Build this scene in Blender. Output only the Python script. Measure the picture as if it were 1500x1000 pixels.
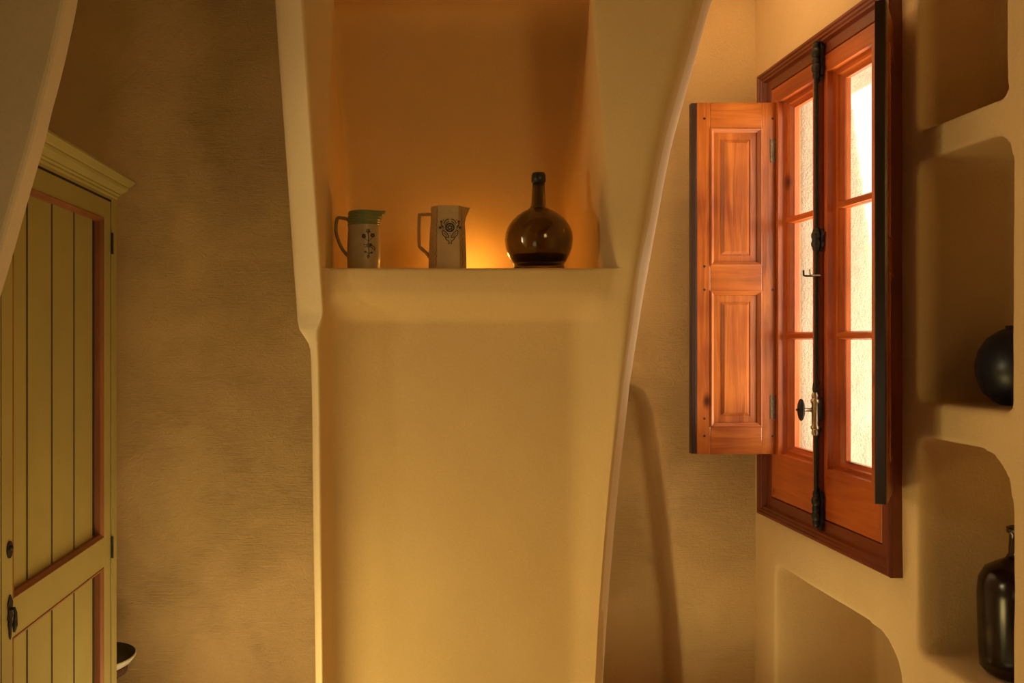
import bpy, bmesh, math, random
from mathutils import Vector, Matrix

for o in list(bpy.data.objects):
    bpy.data.objects.remove(o)
scn = bpy.context.scene
C = scn.collection
PI = math.pi

# ------------------------------------------------------------------ camera, sky, lights, exposure
F = 1200.0                       # focal length in pixels of a 1500 px wide frame
cam_d = bpy.data.cameras.new('camera'); cam = bpy.data.objects.new('camera', cam_d); C.objects.link(cam)
cam_d.sensor_width = 36.0; cam_d.sensor_fit = 'HORIZONTAL'; cam_d.lens = F / 1500 * 36
cam_d.shift_x = (750 - 585) / 1500.0; cam_d.shift_y = -(500 - 495) / 1500.0
cam.location = (0, 0, 1.5); cam.rotation_euler = (PI / 2, 0, 0)
cam_d.clip_start = 0.05; cam_d.clip_end = 200
scn.camera = cam

scn.view_settings.view_transform = 'Standard'
scn.view_settings.look = 'None'
scn.view_settings.exposure = 0.0
scn.view_settings.gamma = 1.0
scn.view_settings.use_curve_mapping = False

w = bpy.data.worlds.new('sky'); scn.world = w; w.use_nodes = True
bg = w.node_tree.nodes['Background']
bg.inputs['Color'].default_value = (0.95, 0.97, 1.0, 1); bg.inputs['Strength'].default_value = 1.25


def area(name, loc, target, size, power, color, size_y=None):
    d = bpy.data.lights.new(name, 'AREA'); d.energy = power; d.color = color
    d.shape = 'RECTANGLE'; d.size = size; d.size_y = size_y or size
    o = bpy.data.objects.new(name, d); C.objects.link(o)
    o.location = loc
    o.rotation_euler = (Vector(target) - Vector(loc)).to_track_quat('-Z', 'Y').to_euler()
    return o


# daylight outside the window, bounced off the sunny courtyard
area('courtyard_daylight', (2.6, 1.6, 1.9), (1.33, 2.5, 1.7), 1.3, 80, (1.0, 0.90, 0.72), 1.5)
area('courtyard_ground_bounce', (3.0, 2.25, 0.6), (1.2, 2.48, 1.85), 1.3, 215, (1.0, 0.88, 0.70), 0.8)
# unseen fill lights added low down and at the left side
area('low_left_fill', (-0.52, 1.52, 0.45), (0.35, 2.1, 1.0), 0.45, 6.0, (1.0, 0.76, 0.27), 0.4)
area('floor_bounce_fill', (0.35, 1.25, 0.06), (0.35, 1.30, 2.0), 0.8, 2.0, (1.0, 0.74, 0.34), 0.6)  # added area light imitating bounce off a sunlit floor
area('left_bay_fill', (-0.52, 2.35, 0.06), (-0.52, 2.40, 2.0), 0.35, 3.7, (1.0, 0.80, 0.42), 0.5)
area('right_bay_fill', (0.95, 2.45, 0.30), (1.1, 2.9, 2.2), 0.3, 1.9, (1.0, 0.84, 0.40))
area('left_side_fill', (-1.3, 1.62, 1.7), (0, 1.62, 1.7), 0.35, 8.5, (1.0, 0.80, 0.44))  # added fill for the pier's left rim; the left wall has no window
# unseen fill lights added behind the camera
area('rear_right_fill', (1.1, -0.8, 2.2), (1.0, 2.9, 1.6), 0.5, 9.5, (1.0, 0.66, 0.20))
area('rear_left_fill', (-0.52, 0.15, 1.15), (-0.6, 2.0, 1.5), 0.5, 1.0, (0.85, 0.85, 0.56), 0.5)
# unseen fill light added high in the window corner
area('corner_fill', (1.10, 2.50, 2.95), (1.1, 2.6, 0), 0.3, 5.6, (1.0, 0.72, 0.36))


# ------------------------------------------------------------------ materials
def new_mat(name):
    m = bpy.data.materials.new(name); m.use_nodes = True
    nt = m.node_tree; b = nt.nodes['Principled BSDF']
    return m, nt, b


def N(nt, t, **kw):
    n = nt.nodes.new(t)
    for k, v in kw.items():
        if k in n.inputs.keys():
            n.inputs[k].default_value = v
        else:
            setattr(n, k, v)
    return n


def coords(nt, scale=(1, 1, 1)):
    tc = N(nt, 'ShaderNodeTexCoord'); mp = N(nt, 'ShaderNodeMapping')
    mp.inputs['Scale'].default_value = scale
    nt.links.new(tc.outputs['Object'], mp.inputs['Vector'])
    return mp.outputs['Vector']


def noise(nt, vec, scale, detail=4, rough=0.55, dist=0.0):
    n = N(nt, 'ShaderNodeTexNoise'); n.inputs['Scale'].default_value = scale
    n.inputs['Detail'].default_value = detail; n.inputs['Roughness'].default_value = rough
    n.inputs['Distortion'].default_value = dist
    nt.links.new(vec, n.inputs['Vector'])
    return n.outputs['Fac']


def ramp(nt, fac, stops):
    r = N(nt, 'ShaderNodeValToRGB')
    while len(r.color_ramp.elements) < len(stops):
        r.color_ramp.elements.new(0.5)
    for e, (p, c) in zip(r.color_ramp.elements, stops):
        e.position = p; e.color = (c[0], c[1], c[2], 1)
    nt.links.new(fac, r.inputs['Fac'])
    return r.outputs['Color']


def math_node(nt, op, a, b):
    n = N(nt, 'ShaderNodeMath', operation=op)
    for i, v in enumerate((a, b)):
        if isinstance(v, (int, float)):
            n.inputs[i].default_value = v
        else:
            nt.links.new(v, n.inputs[i])
    return n.outputs[0]


def mixrgb(nt, fac, a, b, mode='MIX'):
    n = N(nt, 'ShaderNodeMix', data_type='RGBA', blend_type=mode)
    for s, v in ((0, fac), (6, a), (7, b)):
        if isinstance(v, (int, float)):
            n.inputs[s].default_value = v
        elif isinstance(v, tuple):
            n.inputs[s].default_value = (*v[:3], 1)
        else:
            nt.links.new(v, n.inputs[s])
    return n.outputs[2]


def plaster(name, base, brushed=0.0, fine=0.25, axis='x', rough=0.92, mottle=0.12):
    m, nt, b = new_mat(name)
    v = coords(nt)
    n1 = noise(nt, v, 2.2, 5, 0.6)
    dark = tuple(c * (1 - mottle) for c in base); light = tuple(min(1, c * (1 + mottle)) for c in base)
    col = ramp(nt, n1, [(0.3, dark), (0.7, light)])
    n2 = noise(nt, v, 260, 2, 0.6)
    col = mixrgb(nt, 0.10, col, ramp(nt, n2, [(0.3, (0.35, 0.3, 0.25)), (0.7, (1, 1, 1))]), 'MULTIPLY')
    nt.links.new(col, b.inputs['Base Color'])
    b.inputs['Roughness'].default_value = rough
    b.inputs['Specular IOR Level'].default_value = 0.25
    h = math_node(nt, 'MULTIPLY', noise(nt, v, 130, 4, 0.65), 0.0035 * fine)
    h = math_node(nt, 'ADD', h, math_node(nt, 'MULTIPLY', noise(nt, v, 9, 3, 0.5), 0.010 * fine))
    if brushed:
        sc = (9, 60, 120) if axis == 'x' else (60, 9, 120)
        vb = coords(nt, sc)
        hb = noise(nt, vb, 1.6, 6, 0.72, 1.6)
        msk = noise(nt, v, 3.2, 4, 0.6, 0.5)
        msk = math_node(nt, 'MULTIPLY', math_node(nt, 'SUBTRACT', msk, 0.28), 2.6)
        hb = math_node(nt, 'MULTIPLY', math_node(nt, 'SUBTRACT', hb, 0.5), msk)
        h = math_node(nt, 'ADD', h, math_node(nt, 'MULTIPLY', hb, 0.0034 * brushed))
        pits = noise(nt, v, 45, 3, 0.7, 1.0)
        h = math_node(nt, 'ADD', h, math_node(nt, 'MULTIPLY', pits, 0.0022 * brushed))
    bp = N(nt, 'ShaderNodeBump'); bp.inputs['Strength'].default_value = 1.0; bp.inputs['Distance'].default_value = 1.0
    nt.links.new(h, bp.inputs['Height']); nt.links.new(bp.outputs['Normal'], b.inputs['Normal'])
    return m


def wood(name, c_dark, c_mid, c_light, axis='z', rough=0.32, coat=0.25, knots=True):
    m, nt, b = new_mat(name)
    sc = {'z': (28, 28, 1.6), 'y': (28, 1.6, 28), 'x': (1.6, 28, 28)}[axis]
    vb = coords(nt, sc)
    g = noise(nt, vb, 1.5, 6, 0.62, 1.1)
    col = ramp(nt, g, [(0.28, c_dark), (0.5, c_mid), (0.74, c_light)])
    v = coords(nt)
    big = noise(nt, v, 3.5, 3, 0.5)
    col = mixrgb(nt, 0.45, col, ramp(nt, big, [(0.35, c_dark), (0.65, c_light)]), 'MIX')
    if knots:
        ks = {'z': (9, 9, 4.5), 'y': (9, 4.5, 9), 'x': (4.5, 9, 9)}[axis]
        vo = N(nt, 'ShaderNodeTexVoronoi'); vo.inputs['Scale'].default_value = 1.0
        nt.links.new(coords(nt, ks), vo.inputs['Vector'])
        k = ramp(nt, vo.outputs['Distance'], [(0.04, (0.16, 0.10, 0.06)), (0.10, (0.62, 0.5, 0.4)), (0.16, (1, 1, 1))])
        col = mixrgb(nt, 1.0, col, k, 'MULTIPLY')
    nt.links.new(col, b.inputs['Base Color'])
    b.inputs['Roughness'].default_value = rough
    b.inputs['Coat Weight'].default_value = coat; b.inputs['Coat Roughness'].default_value = 0.25
    bp = N(nt, 'ShaderNodeBump'); bp.inputs['Strength'].default_value = 0.6; bp.inputs['Distance'].default_value = 1.0
    nt.links.new(math_node(nt, 'MULTIPLY', g, 0.0012), bp.inputs['Height'])
    nt.links.new(bp.outputs['Normal'], b.inputs['Normal'])
    return m


def simple(name, col, rough=0.5, metal=0.0, var=0.15, scale=30, bump=0.0, spec=0.5):
    m, nt, b = new_mat(name)
    v = coords(nt)
    n = noise(nt, v, scale, 4, 0.6)
    nt.links.new(ramp(nt, n, [(0.3, tuple(c * (1 - var) for c in col)), (0.7, tuple(min(1, c * (1 + var)) for c in col))]),
                 b.inputs['Base Color'])
    b.inputs['Roughness'].default_value = rough; b.inputs['Metallic'].default_value = metal
    b.inputs['Specular IOR Level'].default_value = spec
    if bump:
        bp = N(nt, 'ShaderNodeBump'); bp.inputs['Distance'].default_value = 1.0
        nt.links.new(math_node(nt, 'MULTIPLY', n, bump), bp.inputs['Height'])
        nt.links.new(bp.outputs['Normal'], b.inputs['Normal'])
    return m


def painted(name, col, worn):
    m, nt, b = new_mat(name)
    v = coords(nt)
    n = noise(nt, v, 5, 4, 0.6)
    c = ramp(nt, n, [(0.3, tuple(x * 0.92 for x in col)), (0.7, tuple(x * 1.06 for x in col))])
    wn = noise(nt, coords(nt, (14, 14, 9)), 1.0, 6, 0.68, 0.8)
    c = mixrgb(nt, ramp(nt, wn, [(0.735, (0, 0, 0)), (0.77, (1, 1, 1))]), c, worn)
    nt.links.new(c, b.inputs['Base Color'])
    b.inputs['Roughness'].default_value = 0.42
    bp = N(nt, 'ShaderNodeBump'); bp.inputs['Distance'].default_value = 1.0
    nt.links.new(math_node(nt, 'MULTIPLY', noise(nt, coords(nt, (60, 60, 6)), 1.0, 4), 0.0006), bp.inputs['Height'])
    nt.links.new(bp.outputs['Normal'], b.inputs['Normal'])
    return m


M = {}
CREAM = (0.74, 0.53, 0.27)
M['plaster'] = plaster('cream_plaster', CREAM, 0.0, 0.22, mottle=0.05)
M['plaster_pier'] = plaster('smooth_cream_plaster', CREAM, 0.12, 0.15, mottle=0.05)
M['plaster_rim'] = plaster('lit_rim_plaster', (0.84, 0.66, 0.42), 0.12, 0.15, mottle=0.05)  # paler on the rims: light on the pier's edges put into the colour
M['plaster_brushed'] = plaster('brushed_ochre_plaster', (0.66, 0.45, 0.22), 1.9, 0.2, mottle=0.05)
M['plaster_right'] = plaster('window_wall_plaster', CREAM, 0.15, 0.3, axis='y', mottle=0.05)
M['plaster_front'] = plaster('grey_cream_plaster', (0.66, 0.55, 0.38), 0.0, 0.25, mottle=0.10)
M['beam'] = simple('dark_ceiling_wood', (0.20, 0.12, 0.06), 0.7)
M['plaster_dim'] = plaster('brown_plaster', (0.36, 0.26, 0.15), 0.0, 0.3)
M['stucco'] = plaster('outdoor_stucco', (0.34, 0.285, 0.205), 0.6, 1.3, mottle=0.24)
M['tile'] = simple('terracotta_tile', (0.50, 0.24, 0.11), 0.6)
M['pine'] = wood('orange_pine', (0.22, 0.034, 0.006), (0.42, 0.078, 0.012), (0.62, 0.155, 0.024))
M['pine_h'] = wood('orange_pine_rail', (0.22, 0.034, 0.006), (0.42, 0.078, 0.012), (0.62, 0.155, 0.024), axis='y')
M['red_wood'] = wood('red_brown_pine', (0.09, 0.014, 0.005), (0.15, 0.024, 0.007), (0.22, 0.040, 0.010), knots=False)
M['red_wood_h'] = wood('red_brown_pine_rail', (0.09, 0.014, 0.005), (0.15, 0.024, 0.007), (0.22, 0.040, 0.010), axis='y', knots=False)
M['shutter'] = wood('shutter_pine', (0.10, 0.014, 0.003), (0.31, 0.060, 0.008), (0.56, 0.17, 0.022), rough=0.30)
M['shutter_h'] = wood('shutter_pine_rail', (0.10, 0.014, 0.003), (0.31, 0.060, 0.008), (0.56, 0.17, 0.022), axis='x', rough=0.30)
M['edge_wood'] = wood('dark_edge_wood', (0.016, 0.008, 0.006), (0.026, 0.012, 0.008), (0.04, 0.018, 0.010), knots=False)  # near-black wood for the shutters' free edges and pegs
M['iron'] = simple('dark_iron', (0.035, 0.032, 0.028), 0.5, 0.7, 0.4, 120, 0.001)
M['brass'] = simple('worn_steel', (0.42, 0.33, 0.20), 0.38, 0.9, 0.3, 90)
M['hinge'] = simple('tarnished_hinge', (0.16, 0.11, 0.06), 0.5, 0.6, 0.4, 120)
M['rust'] = simple('rusty_iron', (0.10, 0.045, 0.022), 0.75, 0.2, 0.6, 150, 0.001)
M['olive'] = painted('olive_cabinet_paint', (0.42, 0.345, 0.12), (0.30, 0.22, 0.10))
M['bare'] = wood('bare_moulding_wood', (0.16, 0.05, 0.018), (0.26, 0.085, 0.03), (0.36, 0.13, 0.05), knots=False, rough=0.5, coat=0.05)
M['groove'] = simple('dark_groove_paint', (0.10, 0.08, 0.035), 0.8)  # darker colour on the faces inside the board grooves
M['gap'] = simple('gap_shade', (0.03, 0.022, 0.012), 0.9)  # shade inside the cupboard's gaps put into the colour
M['ceramic'] = simple('cream_ceramic', (0.50, 0.40, 0.26), 0.38, 0, 0.08, 25)
M['ceramic_brown'] = simple('buff_ceramic', (0.56, 0.39, 0.21), 0.45, 0, 0.10, 25)
M['green'] = simple('green_glaze', (0.22, 0.27, 0.12), 0.3, 0, 0.12, 30)
M['blue_ink'] = simple('dark_blue_print', (0.012, 0.014, 0.035), 0.35, 0, 0.3, 60)
M['purple_ink'] = simple('plum_print', (0.05, 0.012, 0.02), 0.35, 0, 0.3, 60)
M['enamel'] = simple('white_enamel', (0.72, 0.68, 0.58), 0.25)
M['grey_enamel'] = simple('grey_enamel', (0.10, 0.095, 0.09), 0.6, 0, 0.3, 18)
M['pot'] = simple('dark_blue_glaze', (0.015, 0.018, 0.03), 0.35, 0, 0.3, 12)

m, nt, b = new_mat('window_glass')
nt.nodes.remove(b)
tr = N(nt, 'ShaderNodeBsdfTransparent'); gl = N(nt, 'ShaderNodeBsdfGlossy'); gl.inputs['Roughness'].default_value = 0.02
tr.inputs['Color'].default_value = (0.97, 0.97, 0.95, 1)
mx = N(nt, 'ShaderNodeMixShader')
mx.inputs[0].default_value = 0.05; nt.links.new(tr.outputs[0], mx.inputs[1]); nt.links.new(gl.outputs[0], mx.inputs[2])
nt.links.new(mx.outputs[0], nt.nodes['Material Output'].inputs['Surface'])
M['pane'] = m


def glass(name, col, rough=0.04):
    m, nt, b = new_mat(name)
    v = coords(nt)
    n = noise(nt, v, 22, 4, 0.6)
    nt.links.new(ramp(nt, n, [(0.3, tuple(c * 0.82 for c in col)), (0.7, col)]), b.inputs['Base Color'])
    b.inputs['Transmission Weight'].default_value = 1.0
    b.inputs['Roughness'].default_value = rough; b.inputs['IOR'].default_value = 1.48
    return m


M['olive_glass'] = glass('olive_glass', (0.37, 0.335, 0.21))
M['dark_glass'] = glass('dark_olive_glass', (0.19, 0.12, 0.08), 0.2)


# ------------------------------------------------------------------ mesh helpers
def link(name, bm, mats, parent=None, smooth=False, auto=None):
    me = bpy.data.meshes.new(name)
    bmesh.ops.recalc_face_normals(bm, faces=bm.faces)
    bm.to_mesh(me); bm.free()
    if not isinstance(mats, (list, tuple)):
        mats = [mats]
    for mm in mats:
        me.materials.append(mm)
    if smooth:
        for p in me.polygons:
            p.use_smooth = True
    o = bpy.data.objects.new(name, me); C.objects.link(o)
    if parent:
        o.parent = parent
    if auto:
        me.set_sharp_from_angle(angle=math.radians(auto))
    return o


def empty(name, loc=(0, 0, 0), rz=0):
    o = bpy.data.objects.new(name, None); C.objects.link(o)
    o.location = loc; o.rotation_euler = (0, 0, rz); o.empty_display_size = 0.1
    return o


def tag(o, label=None, cat=None, group=None, kind=None):
    if label: o['label'] = label
    if cat: o['category'] = cat
    if group: o['group'] = group
    if kind: o['kind'] = kind
    return o


def box(bm, x0, y0, z0, x1, y1, z1, bev=0.0, mi=0):
    r = bmesh.ops.create_cube(bm, size=1.0)
    vs = r['verts']
    for v in vs:
        v.co = Vector(((x0 + x1) / 2 + v.co.x * (x1 - x0), (y0 + y1) / 2 + v.co.y * (y1 - y0), (z0 + z1) / 2 + v.co.z * (z1 - z0)))
    fs = set(f for v in vs for f in v.link_faces)
    for f in fs: f.material_index = mi
    if bev:
        es = list(set(e for v in vs for e in v.link_edges))
        bmesh.ops.bevel(bm, geom=es, offset=bev, segments=2, profile=0.6, affect='EDGES')
    return bm


def boxm(*a, **k):
    return box(bmesh.new(), *a, **k)


def prism(bm, pts, a0, a1, plane='yz', mi=0):
    """polygon pts in a plane, extruded along the remaining axis between a0 and a1"""
    def P(u, v, a):
        return {'yz': (a, u, v), 'xz': (u, a, v), 'xy': (u, v, a)}[plane]
    A = [bm.verts.new(P(u, v, a0)) for u, v in pts]; B = [bm.verts.new(P(u, v, a1)) for u, v in pts]
    fs = [bm.faces.new(A), bm.faces.new(B[::-1])]
    n = len(pts)
    for i in range(n):
        fs.append(bm.faces.new((A[i], A[(i + 1) % n], B[(i + 1) % n], B[i])))
    for f in fs: f.material_index = mi
    return bm


def lathe(bm, prof, seg=40, c=(0, 0, 0), mi=0):
    """prof: list of (r, z); r=0 closes"""
    rings = []
    for r, z in prof:
        if r < 1e-6:
            rings.append([bm.verts.new((c[0], c[1], c[2] + z))])
        else:
            rings.append([bm.verts.new((c[0] + r * math.cos(2 * PI * k / seg), c[1] + r * math.sin(2 * PI * k / seg), c[2] + z)) for k in range(seg)])
    for a, b_ in zip(rings[:-1], rings[1:]):
        for k in range(seg):
            k2 = (k + 1) % seg
            if len(a) == 1 and len(b_) == 1: continue
            if len(a) == 1: f = bm.faces.new((a[0], b_[k2], b_[k]))
            elif len(b_) == 1: f = bm.faces.new((a[k], a[k2], b_[0]))
            else: f = bm.faces.new((a[k], a[k2], b_[k2], b_[k]))
            f.material_index = mi
    return bm


def tube(bm, pts, rad, seg=10, mi=0, sx=1.0, ref=Vector((0, 1, 0))):
    """sweep an ellipse (rad, rad*sx) along pts; ref fixes the second axis"""
    pts = [Vector(p) for p in pts]
    rads = rad if isinstance(rad, (list, tuple)) else [rad] * len(pts)
    rings = []
    for i, p in enumerate(pts):
        t = (pts[min(i + 1, len(pts) - 1)] - pts[max(i - 1, 0)]).normalized()
        rr = ref if abs(t.dot(ref)) < 0.95 else Vector((1, 0, 0))
        u = t.cross(rr).normalized(); v = u.cross(t).normalized()
        rings.append([bm.verts.new(p + u * (rads[i] * math.cos(2 * PI * k / seg)) + v * (rads[i] * sx * math.sin(2 * PI * k / seg))) for k in range(seg)])
    for a, b_ in zip(rings[:-1], rings[1:]):
        for k in range(seg):
            bm.faces.new((a[k], a[(k + 1) % seg], b_[(k + 1) % seg], b_[k])).material_index = mi
    bm.faces.new(rings[0][::-1]).material_index = mi; bm.faces.new(rings[-1]).material_index = mi
    return bm


def smooth_pts(pts, n=6):
    """Catmull-Rom through pts"""
    P = [Vector(p) for p in pts]; out = []
    for i in range(len(P) - 1):
        p0, p1, p2, p3 = P[max(i - 1, 0)], P[i], P[i + 1], P[min(i + 2, len(P) - 1)]
        for k in range(n):
            t = k / n
            out.append(0.5 * ((2 * p1) + (p2 - p0) * t + (2 * p0 - 5 * p1 + 4 * p2 - p3) * t * t + (-p0 + 3 * p1 - 3 * p2 + p3) * t ** 3))
    out.append(P[-1])
    return out


def ring_loft(bm, rings, fn, cap0=False, cap1=False, mh=1, mv=0):
    """rings: (u0, v0, u1, v1, h); joins successive rectangles; horizontal sides take material mh"""
    R = []
    for u0, v0, u1, v1, h in rings:
        R.append([bm.verts.new(fn(u, v, h)) for u, v in ((u0, v0), (u1, v0), (u1, v1), (u0, v1))])
    for a, b_ in zip(R[:-1], R[1:]):
        for k in range(4):
            f = bm.faces.new((a[k], a[(k + 1) % 4], b_[(k + 1) % 4], b_[k]))
            f.material_index = mh if k % 2 == 0 else mv
    if cap0: bm.faces.new(R[0][::-1]).material_index = mv
    if cap1: bm.faces.new(R[-1]).material_index = mv
    return bm


def inset(rect, d, h):
    return (rect[0] + d, rect[1] + d, rect[2] - d, rect[3] - d, h)


def round_poly(pts, radii, seg=8):
    out = []
    n = len(pts)
    for i in range(n):
        p = Vector(pts[i]).to_2d() if len(pts[i]) == 2 else Vector(pts[i]); r = radii[i]
        a = Vector(pts[i - 1]); b_ = Vector(pts[(i + 1) % n])
        if r <= 0: out.append(tuple(p)); continue
        pa = p + (a - p).normalized() * r; pb = p + (b_ - p).normalized() * r
        for k in range(seg + 1):
            t = k / seg
            q = pa * (1 - t) ** 2 + p * 2 * t * (1 - t) + pb * t * t
            out.append((q.x, q.y))
    return out


def carve(name, bm_solid, cutters, mat, voxel, iters, kind='structure', lump=0.0):
    """solid minus cutters, remeshed and smoothed so that every arris is a soft plaster edge"""
    base = link(name, bm_solid, mat)
    cs = []
    for cb in cutters:
        c = link('cutter', cb, mat); cs.append(c)
        md = base.modifiers.new('cut', 'BOOLEAN'); md.operation = 'DIFFERENCE'; md.object = c; md.solver = 'EXACT'
    if voxel:
        r = base.modifiers.new('remesh', 'REMESH'); r.mode = 'VOXEL'; r.voxel_size = voxel; r.use_smooth_shade = True
        s = base.modifiers.new('smooth', 'SMOOTH'); s.factor = 0.5; s.iterations = iters
        if lump:
            t = bpy.data.textures.new('lumps', 'CLOUDS'); t.noise_scale = 0.22; t.noise_depth = 2
            d = base.modifiers.new('lump', 'DISPLACE'); d.texture = t; d.strength = lump; d.mid_level = 0.5; d.texture_coords = 'OBJECT'
            e = bpy.data.objects.new('tex', None); C.objects.link(e); d.texture_coords_object = e; cs.append(e)
    dg = bpy.context.evaluated_depsgraph_get(); dg.update()
    me = bpy.data.meshes.new_from_object(base.evaluated_get(dg))
    base.modifiers.clear(); old = base.data; base.data = me; bpy.data.meshes.remove(old); me.name = name
    for c in cs: bpy.data.objects.remove(c)
    if voxel:
        for p in me.polygons: p.use_smooth = True
    tag(base, kind=kind)
    return base


# ------------------------------------------------------------------ the room shell
WX = 1.30          # face of the window wall
BY = 2.99          # face of the far wall
KS = 2.05 / F      # metres per pixel on the face of the chimney pier


def px(x, y, Y):   # photograph pixel at depth Y
    return ((x - 585) / F * Y, 1.5 + (495 - y) / F * Y)


floor = tag(link('floor', boxm(-1.5, -2.6, -0.1, 1.9, 3.6, 0.0), M['tile']), kind='structure')
ceil_ = tag(link('ceiling', boxm(-1.5, -2.6, 3.1, 1.9, 3.6, 3.2), M['beam']), kind='structure')
tag(link('wall_rear', boxm(-1.5, -2.7, 0, 1.9, -2.6, 3.1), M['plaster_dim']), kind='structure')
tag(link('wall_left', boxm(-1.5, -2.6, 0, -1.36, 3.6, 3.1), M['plaster_brushed']), kind='structure')
tag(link('wall_right_rear', boxm(1.30, -2.6, 0, 1.9, 1.1, 3.1), M['plaster_right']), kind='structure')

# far wall, with the tall parabolic recess that shows beside the pier
rec = [(0.30, -0.2)]
rec += [(0.30, 0.0)]
edge = [px(1001, 1000, BY), px(998, 948, BY), px(989, 854, BY), px(981, 776, BY), px(973, 714, BY), px(963, 636, BY), px(956, 600, BY), px(948, 578, BY), px(938, 567, BY), px(926, 563, BY)]
low = [(1.10, -0.2)]
rec = [(0.45, -0.2)] + low + edge + [(0.66, 1.335), (0.58, 1.28), (0.52, 1.1)]
cut = prism(bmesh.new(), rec, BY - 0.05, BY + 0.24, 'xz')
carve('wall_back', boxm(-1.40, BY, 0, 1.42, BY + 0.40, 3.1), [cut], M['plaster_brushed'], 0.014, 8, lump=0.002)

# window wall, carved with shelf niches, a low niche and the window opening
OUT = [(1.745, 0.0), (1.745, 0.9), (1.615, 1.84), (1.547, 2.33), (1.47, 3.1)]


def nich(y0, z0, y1, z1, d, rr, skew=0.0):
    pts = round_poly([(y0, z0), (y1, z0), (y1, z1), (y0, z1)], rr)
    return prism(bmesh.new(), pts, WX - 0.1, WX + d, 'yz')


cuts = [
    nich(1.755, 2.018, 2.053, 2.62, 0.205, (0.02, 0.015, 0.05, 0.05)),
    nich(1.742, 1.343, 2.053, 1.940, 0.24, (0.015, 0.02, 0.03, 0.065)),
    nich(1.742, 0.712, 2.053, 1.252, 0.26, (0.02, 0.02, 0.03, 0.11)),
    nich(2.117, -0.2, 2.832, 0.715, 0.36, (0, 0, 0.03, 0.16)),
    boxm(WX - 0.1, 2.14, 0.90, 1.365, 2.885, 2.405),
    boxm(WX + 0.02, 2.12, 0.98, 2.4, 2.80, 2.33),
]
o_pts = [(x, z) for x, z in OUT] + [(2.4, 3.1), (2.4, 0.0)]
cuts.append(prism(bmesh.new(), [(1.745, 0.88), (1.615, 1.84), (1.547, 2.33), (1.50, 2.7), (2.4, 2.7), (2.4, 0.88)], 2.10, 3.55, 'xz'))
wr = carve('wall_right', boxm(WX, 1.05, 0, 1.80, 3.39, 3.1), cuts, M['plaster_right'], 0.0105, 4, lump=0.006)
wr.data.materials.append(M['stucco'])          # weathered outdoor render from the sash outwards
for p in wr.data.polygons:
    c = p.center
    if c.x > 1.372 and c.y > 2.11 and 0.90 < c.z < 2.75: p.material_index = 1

# ------------------------------------------------------------------ chimney pier with niche and panel
def interp(tab, x):
    if x <= tab[0][0]: return tab[0][1]
    for (a, va), (b_, vb) in zip(tab[:-1], tab[1:]):
        if x <= b_:
            t = (x - a) / (b_ - a); return va + (vb - va) * t
    return tab[-1][1]


L_OUT = [(-420, 368), (-200, 383), (0, 397), (100, 404), (200, 411), (300, 418), (400, 425), (440, 428), (468, 430), (482, 434), (492, 441), (503, 449), (515, 453), (600, 455), (800, 457), (1000, 460), (1400, 464)]
R_OUT = [(-420, 1290), (-200, 1135), (-100, 1090), (0, 1055), (70, 1036), (140, 1017), (203, 1000), (270, 986), (330, 975), (400, 962), (450, 953), (495, 946), (563, 935), (698, 920), (792, 911), (912, 901), (1000, 895), (1400, 880)]
L_N = [(-420, 500), (0, 488), (150, 483), (392, 476), (1400, 476)]       # niche / panel edge, left
R_N = [(-420, 846), (0, 868), (150, 880), (392, 905), (440, 893), (1400, 880)]
Y0 = 2.05; YB = 2.62; ZS = 1.5 + (495 - 392) * (2.085 / F)


def sm(t): t = max(0, min(1, t)); return t * t * (3 - 2 * t)


def section(z, t, lip):
    """t 0 = shallow panel, 1 = full niche; lip 1 = shelf front brought forward"""
    y = 495 - (z - 1.5) / KS
    xl = (interp(L_OUT, y) - 585) * KS; xr = (interp(R_OUT, y) - 585) * KS
    YN = 2.085 + 0.050 * sm((385 - y) / 130)
    nl = (interp(L_N, y) - 585) / F * YN; nr = (interp(R_N, y) - 585) / F * YN
    above = 1.0 if z >= ZS - 1e-6 else 0.0
    rim = 0.062 - 0.044 * sm((y - 455) / 60)
    rimr = 0.068 - 0.020 * sm((y - 250) / 300)
    ys = 2.085 + 0.050 * sm((385 - y) / 130)
    yp = 2.150 - 0.063 * lip
    pl = (490 - 585) / F * 2.13; pr = (848 - 585) / F * 2.13
    bl = (507 - 585) / F * YB; br = (831 - 585) / F * YB
    if y < 200: br += (200 - y) / 200 * 0.05; bl -= (200 - y) / 200 * 0.03
    el = pl + (bl - pl) * t; er = pr + (br - pr) * t
    ey = yp + (YB - yp) * t
    return [(xl + 0.01, BY + 0.02), (xl, 2.3), (xl, Y0 + 0.052 * rim / 0.062 + 0.01), (xl + rim * 1.25, Y0 - 0.002), (nl, ys), (el, ey), (er, ey), (nr, ys),
            (xr - rimr, Y0 + 0.0), (xr, Y0 + 0.055), (xr + 0.0, 2.3), (xr, BY + 0.02)]


RAD = [0, 0.03, 0.025, 0.014, 0.013, 0.03, 0.03, 0.013, 0.04, 0.045, 0.03, 0]
NSEG = [4, 8, 6, 6, 26, 40, 26, 8, 6, 8, 12]


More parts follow.
